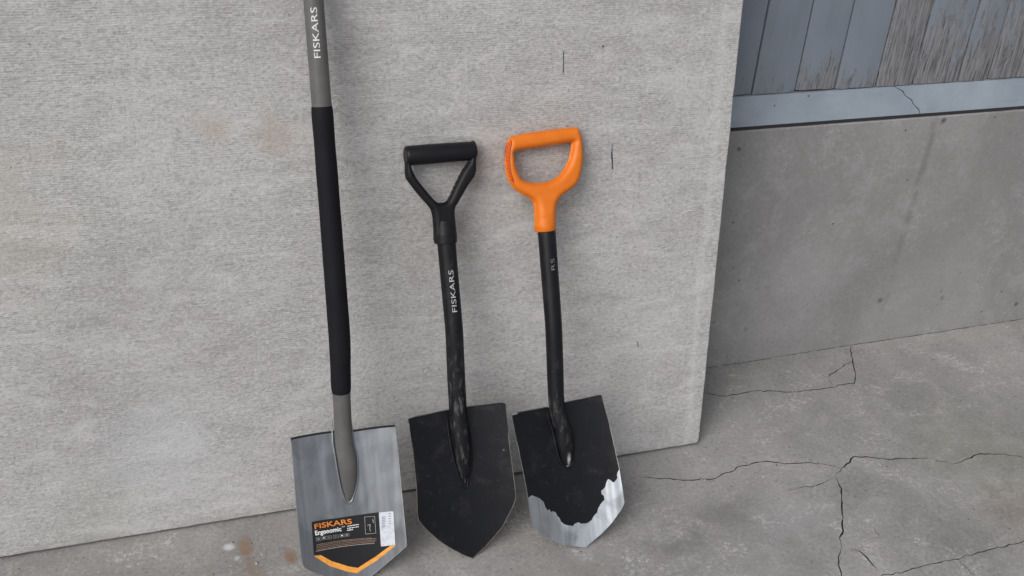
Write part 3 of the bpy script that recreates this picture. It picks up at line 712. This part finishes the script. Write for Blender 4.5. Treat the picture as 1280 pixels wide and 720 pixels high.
link('backing', from_bm('backing', bm, M_backing, False), shed)

# ================================================================ LEANING BOARD
board = link('cement_board', None); board.location = D['board_o']
board.rotation_euler = (R(90)-D['lean'], 0, D['byaw'])
tag(board, 'big grey fibre cement sheet with fine ribbing leaning behind the spades', 'board')
BT = .026
BW, BH = 2.6, 2.12
edge = [(-BW, .009)]
n = 260
for i in range(1, n): edge.append((-BW+BW*i/n, .009+.0007*noise.noise(Vector((i*.35, 0, 0)))+.0006*noise.noise(Vector((i*1.3, 5, 0)))))
edge += [(-.005, .0096), (-.0012, .013)]
for i in range(2, 190): edge.append((.0011*noise.noise(Vector((i*.16, 9, 0)))+.0007*noise.noise(Vector((i*1.1, 2, 0))), BH*i/190))
edge += [(0, BH), (-BW, BH)]
bm = bmesh.new()
fv = [bm.verts.new((p[0], p[1], 0)) for p in edge]; bv = [bm.verts.new((p[0], p[1], -BT)) for p in edge]
iv = []
for i, p in enumerate(edge):
    a, b = Vector(edge[i-1]), Vector(edge[(i+1) % len(edge)]); t = (b-a).normalized(); nrm = Vector((-t.y, t.x))
    iv.append(bm.verts.new((p[0]+nrm.x*.002, p[1]+nrm.y*.002, .0)))
for v in fv: v.co.z = -.0016
N_ = len(edge)
for i in range(N_):
    j = (i+1) % N_
    bm.faces.new((iv[i], fv[i], fv[j], iv[j])); bm.faces.new((fv[i], bv[i], bv[j], fv[j]))
bm.faces.new(iv); bm.faces.new(bv[::-1])
panel = link('panel', from_bm('panel', bm, M_board, False), board)
def pen(a, b, w, mat):
    a, b = Vector(a), Vector(b); n = 8; t = (b-a).normalized(); nr = Vector((-t.y, t.x)); V = []; F = []
    for i in range(n+1):
        p = a.lerp(b, i/n)+nr*rng.uniform(-.0003, .0003); ww = w*rng.uniform(.6, 1.15)
        V += [(p.x+nr.x*ww, p.y+nr.y*ww, .0007), (p.x-nr.x*ww, p.y-nr.y*ww, .0007)]
    for i in range(n): F.append((2*i, 2*i+1, 2*i+3, 2*i+2))
    link('pen_mark', mesh_from('pen_mark', V, F, [mat], None, False), board)
mk = D['marks']
pen(*mk[0], .0009, M_inkblue); pen(*mk[1], .0006, M_inkblue); pen(*mk[2], .0015, M_inkblue); pen(*mk[3], .0009, M_inkblack); pen(*mk[4], .002, M_inkblack)

# ================================================================ SPADES
def make_spade(key, name, label, blade_mat, shaft_mat, edge_mat, worn=False):
    d = D[key]
    root = link(name, None); root.location = d['o']; root.rotation_euler = (R(90)-d['a'], 0, 0)
    tag(root, label, 'spade', 'spades leaning against the board')
    top, bend, sl, dish, uc, gap = d['top_v'], d['bend_v'], d['sl'], d['dish'], d['uc'], d['gap']
    uca = d['shaft'][5][0]
    def nb(p):
        t = min(1, max(0, p[1]/top)); n = sl*p[1]+dish*(p[0]-uc*t)**2
        return n
    def ns(v):
        base = sl*top+gap; t = min(1, max(0, (v-top)/(bend-top))); t = t*t*(3-2*t) if False else t
        return base*(1-t)
    # ---- blade
    raw = d['outline']; outer = []
    for i, p in enumerate(raw):
        q = Vector(raw[(i+1) % len(raw)]); p = Vector(p); L = (q-p).length; n = max(1, int(L/.006))
        outer += [p.lerp(q, k/n) for k in range(n)]
    # light smoothing, corners kept
    sm = outer[:]
    for i in range(len(outer)):
        a, b, c = outer[i-1], outer[i], outer[(i+1) % len(outer)]
        if (b-a).angle(c-b, 0) < R(24): sm[i] = b*.5+(a+c)*.25
    outer = sm
    worn_poly = None; extra = []
    if worn:
        wp = [Vector(p) for p in d['worn']]; jag = []
        for a, b in zip(wp, wp[1:]):
            n = 3
            jag += [a.lerp(b, k/n)+Vector((rng.gauss(0, .0003), rng.gauss(0, .0003))) for k in range(n)]
        jag.append(wp[-1]); extra = [jag]
        # the polygon below the chipped paint line
        worn_poly = [Vector((wp[0].x-.03, wp[0].y))]+jag+[Vector((wp[-1].x+.03, wp[-1].y)), Vector((wp[-1].x+.05, -.05)), Vector((wp[0].x-.03, -.05))]
    inset = []
    for i in range(len(outer)):
        a, b = outer[i-1], outer[(i+1) % len(outer)]; t = (b-a).normalized(); w_ = .0008*(1.+.7*noise.noise(Vector((i*.4, 0, 0))))
        inset.append(outer[i]+Vector((-t.y, t.x))*w_*(-1 if ORIENT[key] else 1))
    low = max(p[1] for p in outer)*.80
    def cls(c):
        if c[1] < low and poly_dist(c, [outer]) < .0008: return 2
        if worn_poly and inside(c, worn_poly): return 1
        return 0
    front = lambda p: nb(p)+.0005*noise.noise(Vector((p[0]*30, p[1]*30, 1)))
    me = solid_sheet('blade', outer, [], .0075, front, lambda p: nb(p)-.0020, [blade_mat, M_bare, edge_mat], cls, [inset], extra, sharp=50, rim=2)
    blade = link('blade', me, root)
    # folded tread along the top edge
    tp = sorted([p for p in outer if p[1] > max(q[1] for q in outer)-.012], key=lambda p: p[0])
    sh = d['shaft']
    rs = sh[4][2]
    for side in (-1, 1):
        q = [p for p in tp if (p[0]-uca)*side > rs*.7]
        if len(q) < 2: continue
        V = []; F = []
        for p in q:
            n0 = nb(p); V += [(p[0], p[1]-.0012, n0+.0006), (p[0], p[1]+.0006, n0+.0008), (p[0], p[1]+.0006, n0-.006), (p[0], p[1]-.0012, n0-.006)]
        for i in range(len(q)-1):
            for k in range(4): F.append((i*4+k, i*4+(k+1) % 4, i*4+4+(k+1) % 4, i*4+4+k))
        F.append((0, 1, 2, 3)); e = (len(q)-1)*4; F.append((e, e+1, e+2, e+3))
        fm = [1 if worn and side < 0 and V[f[0]][0] < q[0].x+.014 else 0 for f in F]
        link('tread', mesh_from('tread', V, F, [M_blackpaint, M_bare], fm, False), root)
    # ---- shaft running into the socket on the blade
    S = sorted(sh, key=lambda p: -p[1]); path = []; rad = []
    endv = S[-1][1]
    Vt = [p[1] for p in S]
    def at(v, k):
        for a, b in zip(S, S[1:]):
            if b[1] <= v <= a[1]:
                t = (a[1]-v)/(a[1]-b[1]); return a[k]+(b[k]-a[k])*t
        return S[0][k] if v > S[0][1] else S[-1][k]
    def axis(v):
        if v >= top: return Vector((at(v, 0), v, ns(v)))
        t = (top-v)/(top-endv); return Vector((at(v, 0), v, nb((at(v, 0), v))*min(1, t*2)+(1-min(1, t*2))*sl*top+gap*(1-t**2.2)))
    def shaft_r(v): return sum(at(min(S[0][1], max(endv, v+dv)), 2) for dv in (-.012, -.006, 0, .006, .012))/5
    hi = d['L']-.12 if key == 'grey' else S[0][1]+(.03 if key == 'black' else .004)
    v = hi
    def axs(v): return sum((axis(max(endv, v+dv)) for dv in (-.016, -.008, 0, .008, .016)), Vector())/5 if endv+.02 < v else axis(v)
    while v > endv:
        path.append(axs(v)); r = shaft_r(v); t = max(0, (top-v)/(top-endv)); rad.append((r, r*(1-.55*t**1.5))); v -= .010 if v > top+.03 else .004
    path.append(axis(endv)); rad.append((.002, .0015))
    shaft = link('shaft', tube_mesh('shaft', path, rad, shaft_mat, 32), root)
    # ---- pressed rim round the socket
    seam = []
    for side in (-1, 1):
        pts = []
        v = top-.012
        while v > endv-.004:
            t = (top-v)/(top-endv); r = shaft_r(max(v, endv))*(1.0+.14*t); u = at(max(v, endv), 0)+side*(r+.001)
            pts.append(Vector((u, v, nb((u, v))+.0006))); v -= .005
        seam.append(pts)
    c = Vector((S[-1][0], endv-.006, nb((S[-1][0], endv))+.0006))
    pts = seam[0]+[c]+seam[1][::-1]
    V = []; F = []; sg = 8
    for i, p in enumerate(pts):
        t = (pts[min(i+1, len(pts)-1)]-pts[max(i-1, 0)]).normalized(); b = Vector((0, 0, 1)); a = b.cross(t).normalized(); b = t.cross(a)
        e = min(1, .2+min(i, len(pts)-1-i)/8)
        for k in range(sg):
            th = 2*math.pi*k/sg; V.append(p+a*math.cos(th)*.0024*e+b*math.sin(th)*.0013*e)
    for i in range(len(pts)-1):
        for k in range(sg): F.append((i*sg+k, i*sg+(k+1) % sg, (i+1)*sg+(k+1) % sg, (i+1)*sg+k))
    me = mesh_from('socket_rim', V, F, [blade_mat], None, True)
    bm = bmesh.new(); bm.from_mesh(me); bmesh.ops.recalc_face_normals(bm, faces=bm.faces[:]); bm.to_mesh(me); bm.free()
    link('socket_rim', me, root)
    def on_shaft(p0, p1, hgt):
        """lettering reading up the shaft"""
        p0, p1 = Vector(p0), Vector(p1)
        def fn(s, t):
            v = p0.y+(p1.y-p0.y)*s; ub = p0.x+(p1.x-p0.x)*s; ax = axs(v); r = shaft_r(v)+.0004
            th = (ub-ax.x)/r-t*hgt/r
            return ax.x+r*math.sin(th), v, ax.z+r*math.cos(th)
        return fn
    def on_blade(u, v, lift=.0005): return (u, v, nb((u, v))+.0005*noise.noise(Vector((u*30, v*30, 1)))+lift)
    def line_on_blade(q, lift=.0009):
        a, b, c = (Vector(p) for p in q)
        def fn(s, t):
            p = a+(b-a)*s+(c-a)*t; return on_blade(p.x, p.y, lift)
        return fn
    return dict(root=root, d=d, nb=nb, ns=ns, axis=axs, r=shaft_r, on_shaft=on_shaft, on_blade=on_blade, line=line_on_blade, shaft=shaft, blade=blade, S=S)

def area(p): return sum(p[i-1][0]*p[i][1]-p[i][0]*p[i-1][1] for i in range(len(p)))
ORIENT = {k: area(D[k]['outline']) < 0 for k in ('grey', 'black', 'orange')}

def inflate(name, outer, holes, cap, nz, mat, step=.0028, flat=1.0, sharp=None, capf=None):
    """moulded plastic body: rounded in depth from a traced outline"""
    polys = [outer, *holes]
    def h(p):
        k = capf(p) if capf else cap
        d = min(poly_dist(p, polys), k); t = 1-d/k
        return flat*k*math.sqrt(max(0, 1-t*t))
    return solid_sheet(name, outer, holes, step, lambda p: nz(p)+h(p), lambda p: nz(p)-h(p), [mat], sharp=sharp)

# ------------------------------------------------ grey spade with sticker
g = make_spade('grey', 'spade', 'tall spade with grey steel blade, brand sticker and long black foam sleeve', M_greyblade, M_greytube, M_edge)
d = g['d']; root = g['root']
# foam sleeve
va, vb = d['shaft'][4][1], d['shaft'][1][1]
path = []; rad = []; n = 60
for i in range(n+1):
    v = va+(vb-va)*i/n; e = min(i, n-i); path.append(g['axis'](v)); r = g['r'](v)+.0012+.0006*noise.noise(Vector((0, v*20, 0)))-(.0009 if e == 0 else 0); rad.append((r, r))
link('foam_sleeve', tube_mesh('foam_sleeve', path, rad, M_foam, 32), root)
# sleeve nick
ax = g['axis'](va+.6*(vb-va))
link('lettering', print_mesh('lettering', 'FISKARS', g['on_shaft'](*d['t_shaft'], .0115), M_letter, .002), g['shaft'])
# D handle at the top (above the picture)
vt = d['L']; A = Vector((-.004, vt-.13)); 
ho = [(-.020, -.02), (-.020, .03), (-.030, .05), (-.052, .075), (-.056, .10), (-.054, .128), (-.03, .135), (.03, .135), (.054, .128), (.056, .10), (.052, .075), (.030, .05), (.020, .03), (.020, -.02)]
hh = [(-.036, .108), (.036, .108), (.038, .096), (.028, .077), (.008, .064), (-.008, .064), (-.028, .077), (-.038, .096)]
sh_ = lambda L: [Vector((p[0]-.006, p[1]+vt-.12)) for p in L]
link('handle', inflate('handle', catmull(sh_(ho), 4), [catmull(sh_(hh), 4)], .012, lambda p: 0., M_blackplastic, .004), root)
# sticker
def sheet_on(name, poly, mat, parent, lift, step=.006):
    outer = []
    P = [Vector(p) for p in poly]
    for i, p in enumerate(P):
        q = P[(i+1) % len(P)]; n = max(1, int((q-p).length/.005)); outer += [p.lerp(q, k/n) for k in range(n)]
    vs, fs = cdt([outer], grid_in(outer, step))
    F = []
    for f in fs:
        c = (sum(vs[i][0] for i in f)/3, sum(vs[i][1] for i in f)/3)
        if inside(c, outer):
            f = list(f); a, b, e = (vs[i] for i in f)
            if (b[0]-a[0])*(e[1]-a[1])-(b[1]-a[1])*(e[0]-a[0]) < 0: f.reverse()
            F.append(f)
    return link(name, mesh_from(name, [g['on_blade'](p[0], p[1], lift) for p in vs], F, [mat]), parent)
st = sheet_on('sticker', d['sticker'], M_stickerblack, root, .0006)
sheet_on('orange_band', d['chev'], M_chev, st, .0009)
tagp = sheet_on('paper_tag', d['tag'], M_tag, st, .0011)
link('lettering', print_mesh('lettering', 'FISKARS', g['line'](d['t_fis']), M_orangeprint, .015, 1), st)
link('lettering', print_mesh('lettering', 'Ergonomic', g['line'](d['t_ergo']), M_white, .03, 1), st)
link('lettering', print_mesh('lettering', 'TM', g['line'](d['t_tm']), M_white, .0, 1), st)
def dashes(name, pairs, w, mat, lift, brk=.0035, gapr=.2, parent=st):
    V = []; F = []
    for a, b in pairs:
        a, b = Vector(a), Vector(b); L = (b-a).length; t = (b-a)/L; nr = Vector((-t.y, t.x)); x = 0
        while x < L:
            l = min(L-x, brk*rng.uniform(.5, 1.6)); k = len(V)
            for s_, q_ in ((x, -1), (x+l, -1), (x+l, 1), (x, 1)):
                p = a+t*s_+nr*w*q_; V.append(g['on_blade'](p.x, p.y, lift))
            F.append((k, k+1, k+2, k+3)); x += l+brk*gapr
    return link(name, mesh_from(name, V, F, [mat], None, False), parent)
pr = lambda L: list(zip(L[0::2], L[1::2]))
dashes('small_print', pr(d['lines']), .00085, M_white, .0009)
dashes('small_print', pr(d['blines']), .00065, M_brownprint, .0009, .003, .25)
dashes('small_print', pr(d['blines'])[-1:], .0005, M_greyprint, .0010, .002, .5)
V = []; bx = d['icons']
for k in range(0, len(bx), 4):
    q = bx[k:k+4]; dashes('icon_frame', [(q[0], q[1]), (q[1], q[2]), (q[2], q[3]), (q[3], q[0])], .0002, M_greyprint, .0009, 1, 0)
    c0 = (Vector(q[0])+Vector(q[3]))/2; c1 = (Vector(q[1])+Vector(q[2]))/2
    dashes('icon_mark', [(c0.lerp(c1, .3), c0.lerp(c1, .72))], .0012, [M_greyprint, M_white, M_brownprint, M_greenprint, M_white, M_greyprint][k//4], .0010, .002, .3)
q = d['box']; dashes('diagram_frame', [(q[0], q[1]), (q[1], q[2]), (q[2], q[3]), (q[3], q[0])], .0003, M_greyprint, .0009, 1, 0)
f = d['fig']; dashes('diagram', [(f[0], f[1]), (f[1], f[2]), (f[2], f[3]), (f[4], f[5])], .0005, M_greyprint, .0010, 1, 0)
dashes('bar_code', pr(d['bars']), .0006, M_tagink, .0014, 1, 0, tagp)
dashes('small_print', pr(d['tagtext']), .0007, M_tagink, .0014, .0016, .4, tagp)

# ------------------------------------------------ black spade
k = make_spade('black', 'spade', 'short all-black spade with a black D handle, middle of the three spades', M_blackpaint, M_blackshaft, M_rustedge)
d = k['d']; root = k['root']
fo = catmull(d['frame_out'], 3)
hn = k['ns'](1.)
link('handle_frame', inflate('handle_frame', fo, [], .0105, lambda p: hn, M_blackplastic, .0028, 1.15), root)
cv = [Vector(p) for p in d['collar']]
cw = (cv[2]-cv[0]).length/2
a0 = (cv[0]+cv[2])/2; a1 = (cv[1]+cv[3])/2
def coll(t): p = a0.lerp(a1, t); return (p.x, p.y, hn)
link('collar', tube_mesh('collar', [coll(-1.6), coll(-.8), coll(0), coll(.02), coll(.96), coll(1.)], [(cw*.86, cw*.72), (cw*.9, cw*.82), (cw*.97, cw*.94), (cw*1.02, cw*1.0), (cw*1.02, cw*1.0), (cw*.97, cw*.95)], M_blackplastic, 32), root)
b0, b1 = (Vector(p) for p in d['bar']); w0, w1 = (Vector(p) for p in d['barw']); br = (w1-w0).length/2
def bar_tube(name, p0, p1, rr, mat, parent):
    V = []; F = []; sg = 32; t = (p1-p0).normalized(); a = Vector((-t.y, t.x)); L = len(rr)
    for i, (s_, r_) in enumerate(rr):
        p = p0.lerp(p1, s_)
        for q_ in range(sg):
            th = 2*math.pi*q_/sg; V.append((p.x+a.x*math.cos(th)*r_, p.y+a.y*math.cos(th)*r_, hn+math.sin(th)*r_))
    for i in range(L-1):
        for q_ in range(sg): F.append((i*sg+q_, i*sg+(q_+1) % sg, (i+1)*sg+(q_+1) % sg, (i+1)*sg+q_))
    F.append(tuple(range(sg))); F.append(tuple((L-1)*sg+q_ for q_ in range(sg)))
    me = mesh_from(name, V, F, [mat]); bm = bmesh.new(); bm.from_mesh(me); bmesh.ops.recalc_face_normals(bm, faces=bm.faces[:]); bm.to_mesh(me); bm.free(); me.set_sharp_from_angle(angle=R(40))
    return link(name, me, parent)
bar_tube('grip', b0, b1, [(-.035, br*.86), (-.02, br*.97), (0., br*1.01), (.3, br*1.03), (.7, br*1.0), (1., br*.97), (1.03, br*.93), (1.05, br*.8)], M_grip, root)
bar_tube('end_cap', b0, b1, [(-.046, br*.35), (-.043, br*.62), (-.036, br*.70), (-.03, br*.6)], M_redcap, root)
link('lettering', print_mesh('lettering', 'FISKARS', k['on_shaft'](*d['t_shaft'], .0100), M_wornletter, -.002), k['shaft'])

# ------------------------------------------------ orange handled spade
e = make_spade('orange', 'spade', 'spade with bright orange D handle and black blade worn to bare metal', M_blackpaint, M_blackshaft2, M_edge, True)
d = e['d']; root = e['root']
omin = min(p[1] for p in d['outer'])
link('handle', inflate('handle', catmull(d['outer'], 3), [catmull(d['hole'], 3)], .0135, lambda p: e['ns'](1.), M_orange, .0028, 1.1, capf=lambda p: .0128+.0044*max(0., min(1., (omin+.085-p[1])/.05))), root)
on = e['ns'](1.)
ov = min(p[1] for p in d['outer']); og = [p for p in d['outer'] if p[1] < ov+.012]; oc = sum(p[0] for p in og)/len(og); orr = (max(p[0] for p in og)-min(p[0] for p in og))/2*1.05; oc += .0006
def oc_at(dv): return (oc+(.0003/.01)*dv*0-.02*dv, ov+dv, on)
V_, F_ = tube([oc_at(t) for t in (-.0005, .0015, .012, .022, .030, .036)], [(orr*.93, orr*.93), (orr*1.0, orr*1.0), (orr*.99, orr*1.0), (orr*.96, orr*.97), (orr*.90, orr*.90), (orr*.7, orr*.7)], 40)
me = mesh_from('collar', V_, F_, [M_orange]); bm = bmesh.new(); bm.from_mesh(me); bmesh.ops.recalc_face_normals(bm, faces=bm.faces[:]); bm.to_mesh(me); bm.free(); me.set_sharp_from_angle(angle=R(50))
link('collar', me, root)
sd = catmull(d['side'], 6, False)
bpath = [Vector((p.x+.0022, p.y, on+.0015)) for p in sd]
link('side_band', tube_mesh('side_band', bpath, [(.0034*min(1, .3+min(i, len(sd)-1-i)/4), .0125*min(1, .4+min(i, len(sd)-1-i)/4)) for i in range(len(sd))], M_redorange, 20), root)
for i in range(2, len(sd)-1, 2):
    p = sd[i]; t = (sd[i+1]-sd[i-1]).normalized()
    bm = bmesh.new(); bmesh.ops.create_icosphere(bm, subdivisions=2, radius=1.)
    rot = Matrix.Rotation(math.atan2(t.y, t.x), 4, 'Z') @ Matrix.Rotation(R(40), 4, 'Y')
    bmesh.ops.transform(bm, matrix=Matrix.Translation((p.x+.0004, p.y, on+.0065)) @ rot @ Matrix.Diagonal((.0016, .0022, .0075, 1)), verts=bm.verts[:])
    link('grip_ridge', from_bm('grip_ridge', bm, M_orange, True, None), root)
me = print_mesh('lettering', 'RS', e['on_shaft'](*d['t_rs'], .0080), M_faint, -.008)
link('lettering', me, e['shaft'])
